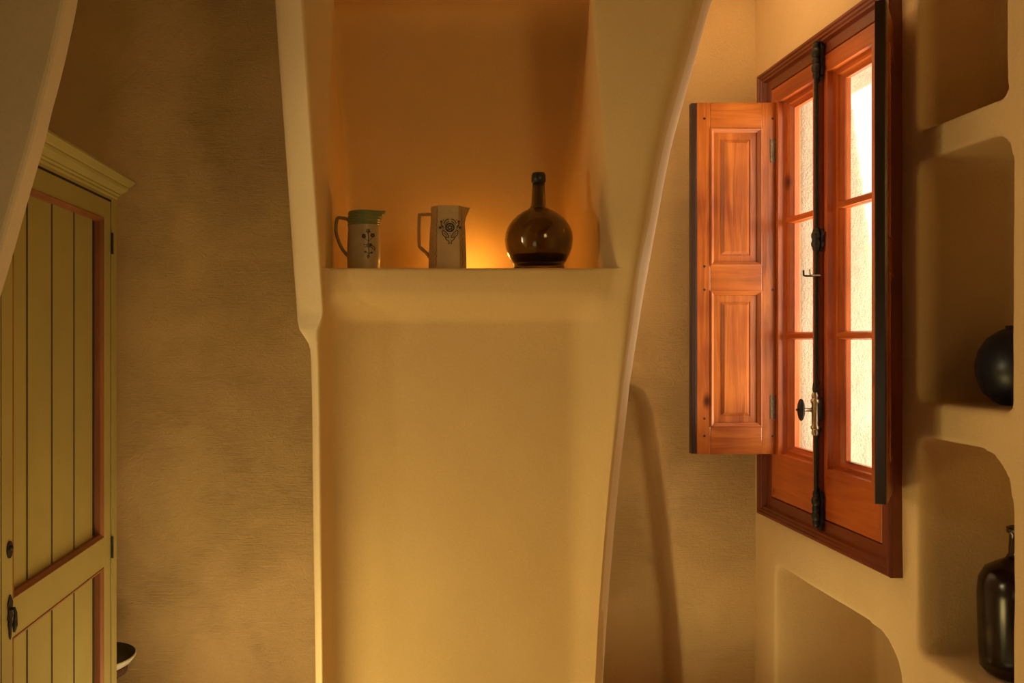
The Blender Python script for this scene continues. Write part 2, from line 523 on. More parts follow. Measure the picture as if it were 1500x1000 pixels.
def row_points(z, t, lip):
    P = [Vector(p) for p in section(z, t, lip)]
    rad = list(RAD)
    out = []; n = len(P)
    ends = []
    for i in range(n):
        if i in (0, n - 1) or rad[i] == 0:
            ends.append((P[i], P[i], [P[i]])); continue
        la = (P[i - 1] - P[i]).length; lb = (P[i + 1] - P[i]).length
        r = min(rad[i], la * 0.48, lb * 0.48)
        pa = P[i] + (P[i - 1] - P[i]).normalized() * r; pb = P[i] + (P[i + 1] - P[i]).normalized() * r
        arc = [pa * (1 - k / 6) ** 2 + P[i] * 2 * (k / 6) * (1 - k / 6) + pb * (k / 6) ** 2 for k in range(7)]
        ends.append((pa, pb, arc))
    for i in range(n):
        out += ends[i][2]
        if i < n - 1:
            a = ends[i][1]; b_ = ends[i + 1][0]; s = NSEG[i]
            out += [a + (b_ - a) * (k / s) for k in range(1, s)]
    return out


rows = []
z = 0.0
def sm(t): t = max(0, min(1, t)); return t * t * (3 - 2 * t)
zz = 0.0
while zz < ZS - 0.20: rows.append((zz, 0, 0)); zz += 0.03
for k in range(40):
    z_ = ZS - 0.20 + k * 0.005
    if z_ > ZS - 0.012: break
    y_ = 495 - (z_ - 1.5) / KS
    rows.append((z_, 0, 0.92 * sm((473 - y_) / 50)+0.08*sm((430-y_)/25)))
for dz, t in ((0.009, 0.0), (0.005, 0.001), (0.0022, 0.004), (0.0004, 0.010)): rows.append((ZS - dz, t, 1))
for k in range(1, 21): rows.append((ZS, 0.010 + 0.975 * k / 20, 1))
rows.append((ZS + 0.003, 0.996, 1)); rows.append((ZS + 0.012, 1, 1))
zz = ZS + 0.03
while zz < 2.46: rows.append((zz, 1, 1)); zz += 0.02
for z_, t in ((2.47, 1), (2.495, 0.995), (2.515, 0.98), (2.53, 0.955), (2.54, 0.92), (2.545, 0.88), (2.548, 0.8), (2.55, 0.6), (2.552, 0.4), (2.555, 0.2), (2.56, 0.06), (2.575, 0.01), (2.6, 0)): rows.append((z_, t, 1))
zz = 2.63
while zz < 3.12: rows.append((zz, 0, 1)); zz += 0.04
EDGE_L = 3 + 6 + 8 + 6 + 5 + 3 + 1; EDGE_R = EDGE_L + 1 + 4
bm = bmesh.new(); R = []
rnd = random.Random(4)
i0 = min(i for i, r in enumerate(rows) if r[0] > ZS - 0.0095) - 1
i1 = max(i for i, r in enumerate(rows) if r[0] < ZS + 0.013) + 1
za, zb_ = rows[i0][0], rows[i1][0]
for i, (z_, t, lip) in enumerate(rows):
    zo = za + (zb_ - za) * (i - i0) / (i1 - i0) if i0 < i < i1 else z_
    ln = (interp(L_N, 392) - 585) / F * 2.085; rn = (interp(R_N, 392) - 585) / F * 2.085
    row = []
    for p, q in zip(row_points(z_, t, lip), row_points(zo, t, lip)):
        wgt = sm((ln - 0.004 - p.x) / 0.03) + sm((p.x - rn - 0.004) / 0.03)
        row.append(bm.verts.new((p.x + (q.x - p.x) * wgt, p.y + (q.y - p.y) * wgt, z_ + (zo - z_) * wgt)))
    R.append(row)
for a, b_ in zip(R[:-1], R[1:]):
    n_ = len(a) - 1
    for k in range(n_):
        f = bm.faces.new((a[k], a[k + 1], b_[k + 1], b_[k]))
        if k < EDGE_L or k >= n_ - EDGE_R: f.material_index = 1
from mathutils import noise as mn
for v in bm.verts:       # hand-troweled unevenness
    q = mn.noise(v.co * 4.0) * 0.0045 + mn.noise(v.co * 17) * 0.0011
    v.co.y += q
    if not (abs(v.co.z - ZS) < 0.002 and v.co.y > 2.12): v.co.z += mn.noise(v.co * 9 + Vector((5, 1, 2))) * 0.0016
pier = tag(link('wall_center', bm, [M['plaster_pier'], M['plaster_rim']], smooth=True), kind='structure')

# near arch on the left, cut off by the frame
NY = 1.22
curve = [(150, -260), (134, -100), (118, 0), (106, 60), (92, 120), (80, 165), (68, 215), (52, 270), (35, 330), (18, 390), (0, 450), (-20, 520), (-45, 640), (-70, 800), (-95, 1100), (-110, 1600)]
pts = [px(p.x, p.y, 1.38) for p in smooth_pts([(a, b_, 0) for a, b_ in curve], 6)]
pts = [(x, max(zc, 0.0)) for x, zc in pts]
poly = [(-1.40, 3.1), (pts[0][0] + 0.10, 3.1)] + pts + [(-1.40, 0.0)]
bm = prism(bmesh.new(), poly, 1.325, 1.38, 'xz')
bmesh.ops.recalc_face_normals(bm, faces=bm.faces)
es = [e for e in bm.edges if abs(e.verts[0].co.y - e.verts[1].co.y) < 1e-6 and all(v.co.x > -1.3 and v.co.z < 3.05 for v in e.verts)]
bmesh.ops.bevel(bm, geom=es, offset=0.012, segments=4, profile=0.5, affect='EDGES')
wf = tag(link('wall_front', bm, M['plaster_front'], smooth=True), kind='structure')
for p in wf.data.polygons:
    if p.area > 0.2: p.use_smooth = False
for e in wf.data.edges: pass
wf.data.set_sharp_from_angle(angle=math.radians(14))

# ------------------------------------------------------------------ window
win = empty('window_1', (WX, 2.504, 0.88)); tag(win, kind='structure')


def part(name, bm, mats, parent, **k):
    """mesh written in world coordinates, kept there under its parent"""
    o = link(name, bm, mats, parent, **k)
    return o


def world_child(o, parent):
    mw = Matrix.Identity(4); pm = parent
    chain = Matrix.Identity(4)
    while pm is not None:
        chain = Matrix.Translation(pm.location) @ pm.rotation_euler.to_matrix().to_4x4() @ chain
        pm = pm.parent
    o.data.transform(chain.inverted())


def wfn(u, v, h):     # window plane: u along Y, v up, h towards the room
    return (WX - h, u, v)


FR = (2.117, 0.880, 2.905, 2.427)
prof = [(0, -0.03), (0, 0.030), (0.003, 0.034), (0.010, 0.034), (0.014, 0.029), (0.020, 0.029), (0.024, 0.024), (0.030, 0.024), (0.036, 0.013), (0.067, 0.013), (0.069, 0.010), (0.069, -0.06)]
bm = bmesh.new(); ring_loft(bm, [inset(FR, d, h) for d, h in prof], wfn)
fr_o = link('window_frame', bm, [M['red_wood'], M['red_wood_h']], win); world_child(fr_o, win)


def make_sash(yc, side, src=None):
    """side +1: leaf on the far side of the meeting stile"""
    if side > 0: O = (2.506, 0.9515, 2.8345, 2.3565); P_ = (2.553, 1.106, 2.786, 2.303)
    else: O = (2.188, 0.9515, 2.502, 2.3565); P_ = (2.235, 1.106, 2.468, 2.303)
    bm = bmesh.new()
    rr = [O + (-0.045,), O + (0.010,), inset(O, 0.002, 0.012), inset(P_, -0.001, 0.012), inset(P_, 0, 0.011), inset(P_, 0.0, -0.006), inset(P_, 0.004, -0.013),
          inset(P_, 0.013, -0.014), inset(P_, 0.016, -0.020), inset(P_, 0.024, -0.029), inset(P_, 0.028, -0.031), inset(P_, 0.028, -0.045), O + (-0.045,)]
    ring_loft(bm, rr, wfn)
    s = link('sash', bm, [M['pine'], M['pine_h']], win); world_child(s, win)
    y0, y1 = P_[0] + 0.010, P_[2] - 0.010
    for zc in (1.508, 1.898):
        bm = bmesh.new()
        n = 10; A = []; B = []
        prof_m = [(-0.013, -0.038), (-0.013, -0.030), (-0.010, -0.022), (-0.009, -0.016), (-0.005, -0.011), (0, -0.009), (0.005, -0.011), (0.009, -0.016), (0.010, -0.022), (0.013, -0.030), (0.013, -0.038)]
        A = [bm.verts.new((WX - h, y0, zc + dz)) for dz, h in prof_m]; B = [bm.verts.new((WX - h, y1, zc + dz)) for dz, h in prof_m]
        k = len(A)
        for i in range(k): bm.faces.new((A[i], A[(i + 1) % k], B[(i + 1) % k], B[i]))
        bm.faces.new(A[::-1]); bm.faces.new(B)
        mo = link('muntin', bm, M['pine_h'], s); world_child(mo, s)
    zs = [P_[1] + 0.02, 1.508, 1.898, P_[3] - 0.02]
    for z0, z1 in zip(zs[:-1], zs[1:]):
        pa = link('pane', boxm(WX + 0.0335, y0, z0, WX + 0.0365, y1, z1), M['pane'], s); world_child(pa, s)
    return s


make_sash(0, +1)
make_sash(0, -1)
# astragal over the meeting stiles
bm = boxm(WX - 0.024, 2.484, 0.97, WX - 0.010, 2.520, 2.35, bev=0.004)
a_ = link('meeting_batten', bm, M['red_wood'], win); world_child(a_, win)

# espagnolette bolt
BX, BYY = WX - 0.032, 2.492
bm = bmesh.new(); tube(bm, [(BX, BYY, 1.0), (BX, BYY, 2.36)], 0.0065, 12)
rod = link('bolt_rod', bm, M['iron'], win, smooth=True, auto=40); world_child(rod, win)


def orn_cap(z0, z1):
    bm = bmesh.new()
    h = z1 - z0
    out = [(0.000, 0.0), (0.010, 0.03), (0.016, 0.10), (0.012, 0.17), (0.018, 0.25), (0.021, 0.33), (0.016, 0.42), (0.019, 0.5), (0.015, 0.6), (0.020, 0.7), (0.022, 0.78), (0.015, 0.87), (0.010, 0.94), (0, 1.0)]
    pts = [(BYY + w_, z0 + t * h) for w_, t in out] + [(BYY - w_, z0 + t * h) for w_, t in reversed(out[1:-1])]
    prism(bm, pts, WX - 0.025, WX - 0.018, 'yz')
    for t, r in ((0.18, 0.011), (0.34, 0.014), (0.5, 0.012), (0.68, 0.014), (0.84, 0.010)):
        bmesh.ops.create_uvsphere(bm, u_segments=12, v_segments=8, radius=r, matrix=Matrix.Translation((BX, BYY, z0 + t * h)) @ Matrix.Diagonal((1.0, 1.1, 1.25, 1)))
    tube(bm, [(BX, BYY, z0 + h * 0.1), (BX, BYY, z0 + h * 0.92)], 0.009, 10)
    c = link('bolt_cap', bm, M['iron'], win, auto=40); world_child(c, win)


orn_cap(0.915, 1.045); orn_cap(2.275, 2.41); orn_cap(1.762, 1.835)
# latch case with bronze barrel
bm = bmesh.new()
out = [(0, 0), (0.012, 0.01), (0.015, 0.03), (0.010, 0.045), (0.017, 0.06), (0.019, 0.09), (0.017, 0.12), (0.010, 0.135), (0.014, 0.15), (0.011, 0.165), (0, 0.175)]
prism(bm, [(BYY + 0.006 + a, 1.195 + t) for a, t in out] + [(BYY + 0.006 - a, 1.195 + t) for a, t in reversed(out[1:-1])], WX - 0.034, WX - 0.018, 'yz')
c = link('latch_case', bm, M['iron'], win); world_child(c, win)
bm = bmesh.new()
lathe(bm, [(0, 0), (0.008, 0.0), (0.010, 0.008), (0.008, 0.016), (0.012, 0.02), (0.012, 0.026), (0.009, 0.03), (0.0095, 0.095), (0.012, 0.1), (0.012, 0.107), (0.008, 0.112), (0.010, 0.12), (0.007, 0.13), (0, 0.13)], 16, (BX - 0.006, BYY - 0.004, 1.205))
c2 = link('latch_barrel', bm, M['brass'], win, smooth=True, auto=40); world_child(c2, win)
bm = bmesh.new()
tube(bm, [(BX - 0.004, BYY, 1.282), (BX - 0.012, BYY, 1.282), (BX - 0.014, BYY, 1.282), (BX - 0.034, BYY, 1.282), (BX - 0.040, BYY, 1.282)], [0.011, 0.010, 0.006, 0.0055, 0.008], 14)
st = link('knob_stem', bm, M['brass'], win, smooth=True, auto=40); world_child(st, win)
bm = bmesh.new()
bmesh.ops.create_uvsphere(bm, u_segments=20, v_segments=12, radius=1, matrix=Matrix.Translation((BX - 0.046, BYY, 1.282)) @ Matrix.Diagonal((0.0095, 0.016, 0.034, 1)))
tube(bm, [(BX - 0.050, BYY, 1.282), (BX - 0.061, BYY, 1.282)], [0.006, 0.003], 10)
kn = link('knob', bm, M['iron'], win, smooth=True); world_child(kn, win)
# small shutter-catch hooks
for dx, dy in ((-0.020, 0.016), (0.0, -0.012)):
    bm = bmesh.new(); hx = WX - 0.026 + dx * 0.3; hy = BYY + dy
    tube(bm, [(hx, hy, 1.690), (hx - 0.026, hy, 1.690), (hx - 0.030, hy, 1.692), (hx - 0.031, hy, 1.708)], 0.0028, 8)
    hk = link('shutter_hook', bm, M['brass'] if dx == 0 else M['iron'], win); world_child(hk, win)


# shutters: local x runs from the hinge to -w, local y from 0 to -thickness
def sfn(side):
    if side < 0: return lambda u, v, h: (u, -0.025 - h, v)
    return lambda u, v, h: (u, 0.0 + h, v)


def make_shutter(loc, rz):
    W_ = 0.289; TH = 0.025; Z0, Z1 = 1.103, 2.305
    root = empty('shutter', loc, rz); root.parent = win
    root.location = Vector(loc) - win.location
    s = 2.80 / F
    xs0, xs1 = -(1137 - 1041) * s, -(1137 - 1116) * s
    ops = [(1.5 + (495 - 389) * s, 1.5 + (495 - 188) * s), (1.5 + (495 - 625) * s, 1.5 + (495 - 426) * s)]
    # stiles
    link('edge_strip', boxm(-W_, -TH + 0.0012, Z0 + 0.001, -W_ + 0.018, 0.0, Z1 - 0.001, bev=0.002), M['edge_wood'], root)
    for a, b_ in ((-W_ + 0.0182, xs0), (xs1, 0)):
        link('stile', boxm(a, -TH, Z0, b_ - (0.0004 if a < -0.1 else 0), 0, Z1, bev=0.002), M['shutter'], root)
    zl = [(Z0, ops[1][0]), (ops[1][1], ops[0][0]), (ops[0][1], Z1)]
    for a, b_ in zl:
        link('rail', boxm(xs0, -TH, a, xs1, 0, b_, bev=0.0012), M['shutter_h'], root)
    # raised fielded panels with their mouldings, alike on both faces
    for z0, z1 in ops:
        rect = (xs0, z0, xs1, z1)
        for sd in (-1, 1):
            bm = bmesh.new()
            ring_loft(bm, [inset(rect, -0.001, -0.004), inset(rect, -0.001, 0.002), inset(rect, 0.003, 0.004), inset(rect, 0.006, 0.002), inset(rect, 0.009, -0.001), inset(rect, 0.013, -0.004), inset(rect, 0.015, -0.010)], sfn(sd))
            link('moulding', bm, [M['shutter'], M['shutter_h']], root)
        bm = bmesh.new()
        g = 0.040
        for sd in (-1, 1):
            ring_loft(bm, [inset(rect, 0.002, -0.0125), inset(rect, 0.002, -0.009), inset(rect, g - 0.004, -0.0075), inset(rect, g - 0.004, -0.0095), inset(rect, g - 0.001, -0.0095), inset(rect, g + 0.009, -0.0025)], sfn(sd), cap1=True)
        link('panel', bm, [M['shutter'], M['shutter']], root)
    # hinge knuckles
    for zc in (1.265, 2.14):
        bm = bmesh.new()
        lathe(bm, [(0, -0.058), (0.003, -0.056), (0.0052, -0.05), (0.0052, -0.02), (0.006, -0.019), (0.006, -0.001), (0.0052, 0), (0.0052, 0.03), (0.006, 0.031), (0.006, 0.048), (0.003, 0.053), (0, 0.055)], 12, (0.006, -TH - 0.002, zc))
        box(bm, -0.020, -TH - 0.002, zc - 0.04, 0.004, -TH + 0.0005, zc + 0.04)
        link('hinge', bm, M['hinge'], root)
    # pegs of the joints
    for xp in (-0.245, -0.012):
        for zp in (1.165, 1.225, 1.665, 1.745, 2.250):
            if xp > -0.1 and zp in (1.225, 1.745): continue
            bm = bmesh.new(); lathe(bm, [(0, -TH - 0.0008), (0.0042, -TH - 0.0006), (0.0042, -TH + 0.003)], 10)
            bmesh.ops.rotate(bm, verts=bm.verts, cent=(0, 0, 0), matrix=Matrix.Rotation(PI / 2, 3, 'X'))
            bmesh.ops.translate(bm, verts=bm.verts, vec=(xp, 0, zp))
            for v in bm.verts: v.co.y = -TH - 0.0006 if v.co.y < 0 or True else v.co.y
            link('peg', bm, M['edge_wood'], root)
    return root


make_shutter((1.288, 2.826, 0), 0)
make_shutter((1.2985, 2.192, 0), math.atan2(0.82, 0.57))
for ch in win.children:
    if ch.name.startswith('shutter') and ch.type == 'EMPTY':
        ch.location.z = -0.88

# ------------------------------------------------------------------ cabinet on the left
CX = -0.90
cab = empty('cabinet', (-1.12, 2.22, 0))
tag(cab, 'tall olive painted cupboard with beadboard door panels and brown mouldings, standing at the left', 'cabinet')


def cpart(name, bm, mats, parent=cab, **k):
    o = link(name, bm, mats, parent, **k)
    world_child(o, parent); return o


# carcass: sides, back, top, frame stiles round the door
bm = bmesh.new()
box(bm, CX - 0.42, 2.58, 0.0, CX - 0.0, 2.603, 1.945)
box(bm, CX - 0.42, 1.75, 0.0, CX - 0.0, 1.775, 1.945)
box(bm, CX - 0.42, 1.775, 0.0, CX - 0.40, 2.58, 1.945)
box(bm, CX - 0.40, 1.775, 1.92, CX - 0.03, 2.58, 1.94)
cpart('carcass', bm, M['olive'])
bm = bmesh.new()
box(bm, CX - 0.022, 2.560, 0.0, CX + 0.001, 2.606, 1.945, bev=0.0015)
box(bm, CX - 0.022, 1.745, 0.0, CX + 0.001, 1.848, 1.945, bev=0.0015)
box(bm, CX - 0.022, 1.848, 1.931, CX, 2.560, 1.945)
box(bm, CX - 0.022, 1.848, 0.0, CX, 2.560, 0.075)
cpart('face_frame', bm, M['olive'])
cpart('cupboard_shadow_board', boxm(CX - 0.034, 1.80, 0.05, CX - 0.026, 2.57, 1.935), M['gap']).name = 'shade_board'  # dark board added behind the door in place of inner shade
# cornice: profile mitred round front and both ends
pf = [(-0.02, 1.940), (0.004, 1.940), (0.007, 1.944), (0.007, 1.949), (0.012, 1.953), (0.012, 1.957), (0.020, 1.962), (0.029, 1.970), (0.032, 1.977), (0.032, 1.981), (0.037, 1.984), (0.043, 1.991), (0.047, 1.996), (0.050, 1.998), (0.050, 2.004), (0.047, 2.006), (-0.30, 2.006)]
bm = bmesh.new(); RR = []
for off, zc in pf:
    RR.append([bm.verts.new(p) for p in ((CX - 0.42, 2.60 + off * 0.85, zc), (CX + off, 2.60 + off * 0.85, zc), (CX + off, 1.75 - off, zc), (CX - 0.42, 1.75 - off, zc))])
for a, b_ in zip(RR[:-1], RR[1:]):
    for k in range(3): bm.faces.new((a[k], a[k + 1], b_[k + 1], b_[k]))
cpart('cornice', bm, M['olive'])
# door
DT = 0.022
Yl0, Yl1, Yr0, Yr1 = 1.853, 1.905, 2.492, 2.551
zt0, zt1, zm0, zm1, zb0, zb1 = 1.866, 1.9235, 0.803, 0.893, 0.08, 0.17
door = empty('door', (0, 0, 0)); door.parent = cab
bm = bmesh.new()
box(bm, CX - 0.02, 2.5495, 0.08, CX - 0.0006, 2.5605, 1.931)
box(bm, CX - 0.02, 1.853, 1.922, CX - 0.0006, 2.5605, 1.932)
box(bm, CX - 0.02, 1.847, 0.08, CX - 0.0006, 1.8535, 1.931)
cpart('door_gap_shade', bm, M['gap'])  # dark filler strips: shade of the door gap put into colour
for y0, y1 in ((Yl0, Yl1), (Yr0, Yr1)):
    cpart('stile', boxm(CX - DT, y0, zb0, CX + 0.001, y1, zt1, bev=0.0012), M['olive'], door)
for z0, z1 in ((zt0, zt1), (zm0, zm1), (zb0, zb1)):
    cpart('rail', boxm(CX - DT, Yl1, z0, CX + 0.0006, Yr0, z1, bev=0.0008), M['olive'], door)


def cfn(u, v, h): return (CX + h, u, v)


for z0, z1, br in ((zm1, zt0, True), (zb1, zm0, False)):
    # bare brown moulding: bottom and far side show wide, so a sloped bead all round
    rect = (Yl1, z0, Yr0, z1)
    dd = 0.012
    bm = bmesh.new()
    ring_loft(bm, [inset(rect, 0, -0.018), inset(rect, 0, 0.0015), inset(rect, 0.002, 0.0025), inset(rect, dd - 0.002, -0.0045), inset(rect, dd, -0.006), inset(rect, dd, -0.024)], cfn)
    cpart('moulding', bm, [M['bare'], M['bare']], door)
    # beadboards
    ys = [Yl1, 2.007, 2.151, 2.298, 2.445]
    cpart('recess_shade', boxm(CX - 0.0255, 2.444, z0 + 0.001, CX - 0.0235, Yr0 - 0.001, z1 - 0.001), M['gap'], door)  # dark strip: shadow line beside the boards put into colour
    for y0, y1 in zip(ys[:-1], ys[1:]):
        bm = bmesh.new()
        xb, xf = CX - 0.026, CX - 0.0165
        g = 0.0035
        prof_b = [(y0, xb), (y0, xf), (y0 + 0.004, xf), (y0 + 0.0045, xf - 0.006), (y0 + 0.0075, xf - 0.006), (y0 + 0.008, xf - 0.001), (y0 + 0.0105, xf - 0.001), (y0 + 0.011, xf - 0.006), (y0 + 0.014, xf - 0.006), (y0 + 0.0145, xf), (y1, xf), (y1, xb)]
        if y0 == Yl1: prof_b = [(y0, xb), (y0, xf), (y1, xf), (y1, xb)]
        prism(bm, [(x_, y_) for y_, x_ in prof_b], z0 + 0.001, z1 - 0.001, 'xy')
        bm.normal_update()
        for f in bm.faces:
            cxx = f.calc_center_median().x
            if len(f.verts) == 4 and xb + 0.002 < cxx < xf - 0.0003: f.material_index = 1
        cpart('board', bm, [M['olive'], M['groove']], door)
# escutcheon, drop handle, hinges
bm = bmesh.new()
yc, zc = 1.887, 1.013
pts = [(yc + 0.013 * math.cos(a) , zc + 0.020 * math.sin(a)) for a in [2 * PI * k / 20 for k in range(20)]]
prism(bm, pts, CX, CX + 0.004, 'yz')
bmesh.ops.create_uvsphere(bm, u_segments=12, v_segments=8, radius=0.006, matrix=Matrix.Translation((CX + 0.005, yc, zc + 0.004)))
cpart('escutcheon', bm, M['iron'], door)
bm = bmesh.new()
yc, zc = 1.889, 0.857
out = [(0, -0.052), (0.004, -0.045), (0.005, -0.03), (0.010, -0.015), (0.008, -0.008), (0.013, 0.0), (0.009, 0.012), (0.011, 0.025), (0.012, 0.033), (0.006, 0.043), (0, 0.052)]
prism(bm, [(yc + a, zc + t) for a, t in out] + [(yc - a, zc + t) for a, t in reversed(out[1:-1])], CX, CX + 0.004, 'yz')
tube(bm, [(CX + 0.002, yc, zc + 0.018), (CX + 0.012, yc, zc + 0.020), (CX + 0.015, yc, zc + 0.01), (CX + 0.014, yc, zc - 0.02), (CX + 0.012, yc, zc - 0.034)], [0.004, 0.004, 0.004, 0.006, 0.003], 10)
cpart('handle', bm, M['iron'], door)
for zc in (1.795, 0.848, 0.25):
    bm = bmesh.new(); tube(bm, [(CX + 0.003, 2.5555, zc - 0.033), (CX + 0.003, 2.5555, zc + 0.033)], 0.0055, 10)
    box(bm, CX - 0.001, 2.5515, zc - 0.03, CX + 0.0025, 2.566, zc + 0.03)
    cpart('hinge', bm, M['iron'], cab)

# ------------------------------------------------------------------ wash stand and basin
BC = (-1.027, 2.80)
stand = empty('wash_stand', (BC[0], BC[1], 0))
tag(stand, 'rusty iron wash stand with thin legs, behind the cupboard under the enamel basin', 'stand')
bm = bmesh.new()
lathe(bm, [(0.088, 0.358), (0.0935, 0.358), (0.096, 0.3822), (0.090, 0.3822), (0.088, 0.358)], 40)
link('ring', bm, M['rust'], stand)
for k in range(3):
    a = math.radians(-32 + 120 * k)
    bm = bmesh.new()
    p = smooth_pts([(0.092 * math.cos(a), 0.092 * math.sin(a), 0.362), (0.082 * math.cos(a), 0.082 * math.sin(a), 0.33), (0.084 * math.cos(a), 0.084 * math.sin(a), 0.2), (0.12 * math.cos(a), 0.12 * math.sin(a), 0.0)])
    tube(bm, p, 0.0055, 8); link('leg', bm, M['rust'], stand)
basin = empty('basin', (BC[0], BC[1], 0.402))
tag(basin, 'shallow round enamel basin with dark inside and pale rim, at the cupboard foot', 'basin')
bm = bmesh.new()
lathe(bm, [(0, -0.019), (0.06, -0.019), (0.092, -0.0188), (0.106, -0.010), (0.119, 0.005), (0.123, 0.011), (0.1225, 0.0152), (0.1195, 0.0165)], 56)
link('bowl', bm, M['enamel'], basin, smooth=True)
bm = bmesh.new()
lathe(bm, [(0.1195, 0.0166), (0.115, 0.0105), (0.103, -0.002), (0.090, -0.0085), (0.06, -0.013), (0, -0.014)], 56)
link('inner_glaze', bm, M['grey_enamel'], basin, smooth=True)

# ------------------------------------------------------------------ pitchers and bottle on the shelf
def ribbon(bm, pts, wd, fn, mi=0):
    P = [Vector(p) for p in pts]
    L = []; Rr = []
    for i, p in enumerate(P):
        t = (P[min(i + 1, len(P) - 1)] - P[max(i - 1, 0)])
        if t.length < 1e-9: t = Vector((1, 0))
        t.normalize(); nrm = Vector((-t.y, t.x))
        k = wd if not isinstance(wd, (list, tuple)) else wd[i]
        a, b_ = p + nrm * k / 2, p - nrm * k / 2
        L.append(bm.verts.new(fn(a.x, a.y))); Rr.append(bm.verts.new(fn(b_.x, b_.y)))
    for i in range(len(P) - 1):
        bm.faces.new((L[i], L[i + 1], Rr[i + 1], Rr[i])).material_index = mi


def disc(bm, c, r, fn, n=14, mi=0, r2=0.0):
    if r2 <= 0:
        bm.faces.new([bm.verts.new(fn(c[0] + r * math.cos(2 * PI * k / n), c[1] + r * math.sin(2 * PI * k / n))) for k in range(n)]).material_index = mi
    else:
        pts = [(c[0] + (r + r2) / 2 * math.cos(2 * PI * k / n), c[1] + (r + r2) / 2 * math.sin(2 * PI * k / n)) for k in range(n + 1)]
        ribbon(bm, pts, r - r2, fn, mi)


def c2(pts, n=5):
    return [(p.x, p.y) for p in smooth_pts([(a, b_, 0) for a, b_ in pts], n)]


SY = 2.25
SC = SY / F            # metres per px
Q = SC / 7.69          # metres per zoomed px
ZSH = ZS + 0.0015      # shelf top
# the pitchers' feet hide behind the shelf arris
def zrow(y, Y=SY): return 1.5 + (495 - y) * Y / F


# --- pitcher with green ribbed collar
p1 = empty('pitcher', ((533 - 585) * SC, SY, ZSH))
tag(p1, 'small rounded cream pitcher with ribbed green collar and dark flower sprig', 'pitcher')
h1 = zrow(311) - ZSH
R1 = 24.0 * SC


def r1(z):
    t = z / h1
    return R1 * interp([(0, 0.955), (0.04, 0.985), (0.2, 1.03), (0.45, 1.02), (0.7, 0.97), (1.0, 0.93)], t)


def spout_ring(r, z, seg=48, amt=0.0, sharp=10):
    out = []
    for k in range(seg):
        a = 2 * PI * k / seg
        d = math.cos(a)
        e = amt * max(0, d) ** sharp
        out.append(((r + e) * math.cos(a), r * math.sin(a) * (1 - 0.0), z + e * 0.10))
    return out


def loft(bm, rings, mi=0):
    V = [[bm.verts.new(p) for p in r] for r in rings]
    for a, b_ in zip(V[:-1], V[1:]):
        n = len(a)
        for k in range(n): bm.faces.new((a[k], a[(k + 1) % n], b_[(k + 1) % n], b_[k])).material_index = mi
    return V


bm = bmesh.new()
zs = [h1 * k / 30 for k in range(31)]
zc_ = h1 * 0.775
rg = [[(0, 0, 0)] * 48]
rings = [spout_ring(0.004, 0.0), spout_ring(r1(0) - 0.003, 0.0), spout_ring(r1(0), 0.003)] + [spout_ring(r1(z_), z_) for z_ in zs[1:] if z_ < zc_] + [spout_ring(r1(zc_), zc_)]
loft(bm, rings)
inner = [spout_ring(r1(z_) - 0.004, z_) for z_ in (zc_, h1 * 0.5, h1 * 0.2, 0.008)] + [spout_ring(0.004, 0.007)]
loft(bm, inner)
link('body', bm, M['ceramic'], p1, smooth=True)
bm = bmesh.new(); rings = []
nz = 40
for k in range(nz + 1):
    z_ = zc_ + (h1 - zc_) * k / nz
    rib = 0.0009 * math.sin(k / nz * 2 * PI * 5)
    amt = 0.021 * max(0, (k / nz - 0.25) / 0.75) ** 1.3
    rings.append(spout_ring(r1(z_) + 0.0012 + rib, z_, amt=amt))
rings.append(spout_ring(r1(h1) - 0.001, h1 + 0.0015, amt=0.0205))
for z_, am in ((h1 - 0.002, 0.019), (h1 - 0.015, 0.010), (zc_, 0)):
    rings.append(spout_ring(r1(z_) - 0.0035, z_, amt=am))
loft(bm, rings)
link('collar', bm, M['green'], p1, smooth=True)
# handle
def hp(zx, zy, cx, cyp, Y=SY):   # zoomed px -> local x,z ; cx centre in zoomed px, cyp = zoomed px of base line
    return ((zx - cx) * Q, 0, 0)


def z1(zx, zy): return ((zx - 487) * Q, 0.0, zrow(280 + zy / 7.69) - ZSH)


bm = bmesh.new()
tube(bm, smooth_pts([z1(325, 335), z1(290, 312), z1(240, 302), z1(196, 300), z1(178, 345), z1(172, 430), z1(182, 500), z1(212, 585), z1(250, 660), z1(295, 715), z1(320, 730)], 5), 0.0046, 12, sx=1.5)
link('handle', bm, simple('olive_glaze', (0.22, 0.19, 0.09), 0.25), p1, smooth=True)
# sprig print


def f1(X, Zz):
    x = (X - 487) * Q; z_ = zrow(280 + Zz / 7.69, SY - R1) - ZSH
    r = r1(max(0, min(h1, z_))) + 0.0006
    x = max(-r * 0.98, min(r * 0.98, x))
    return (x, -math.sqrt(r * r - x * x), z_)


bm = bmesh.new()
for (cx, cy) in ((541, 447), (495, 505), (591, 492)):
    for k in range(5):
        a = 2 * PI * k / 5 + 0.3
        disc(bm, (cx + 15 * math.cos(a), cy + 15 * math.sin(a)), 11.5, f1, 10)
ribbon(bm, c2([(543, 465), (547, 520), (545, 600)]), 11, f1)
ribbon(bm, c2([(497, 520), (520, 545), (545, 560)]), 6, f1); ribbon(bm, c2([(590, 510), (570, 540), (549, 562)]), 6, f1)
disc(bm, (550, 610), 24, f1); disc(bm, (532, 600), 13, f1); disc(bm, (572, 597), 13, f1)
for s_ in ([(490, 598), (515, 603), (540, 620)], [(505, 632), (525, 622), (545, 625)], [(565, 615), (595, 612), (616, 640), (608, 665)], [(570, 628), (590, 635), (598, 655)],
           [(545, 630), (550, 680), (545, 730)], [(498, 682), (520, 680), (540, 700)], [(592, 682), (570, 690), (550, 705)]):
    n_ = len(c2(s_)); ribbon(bm, c2(s_), 9, f1)
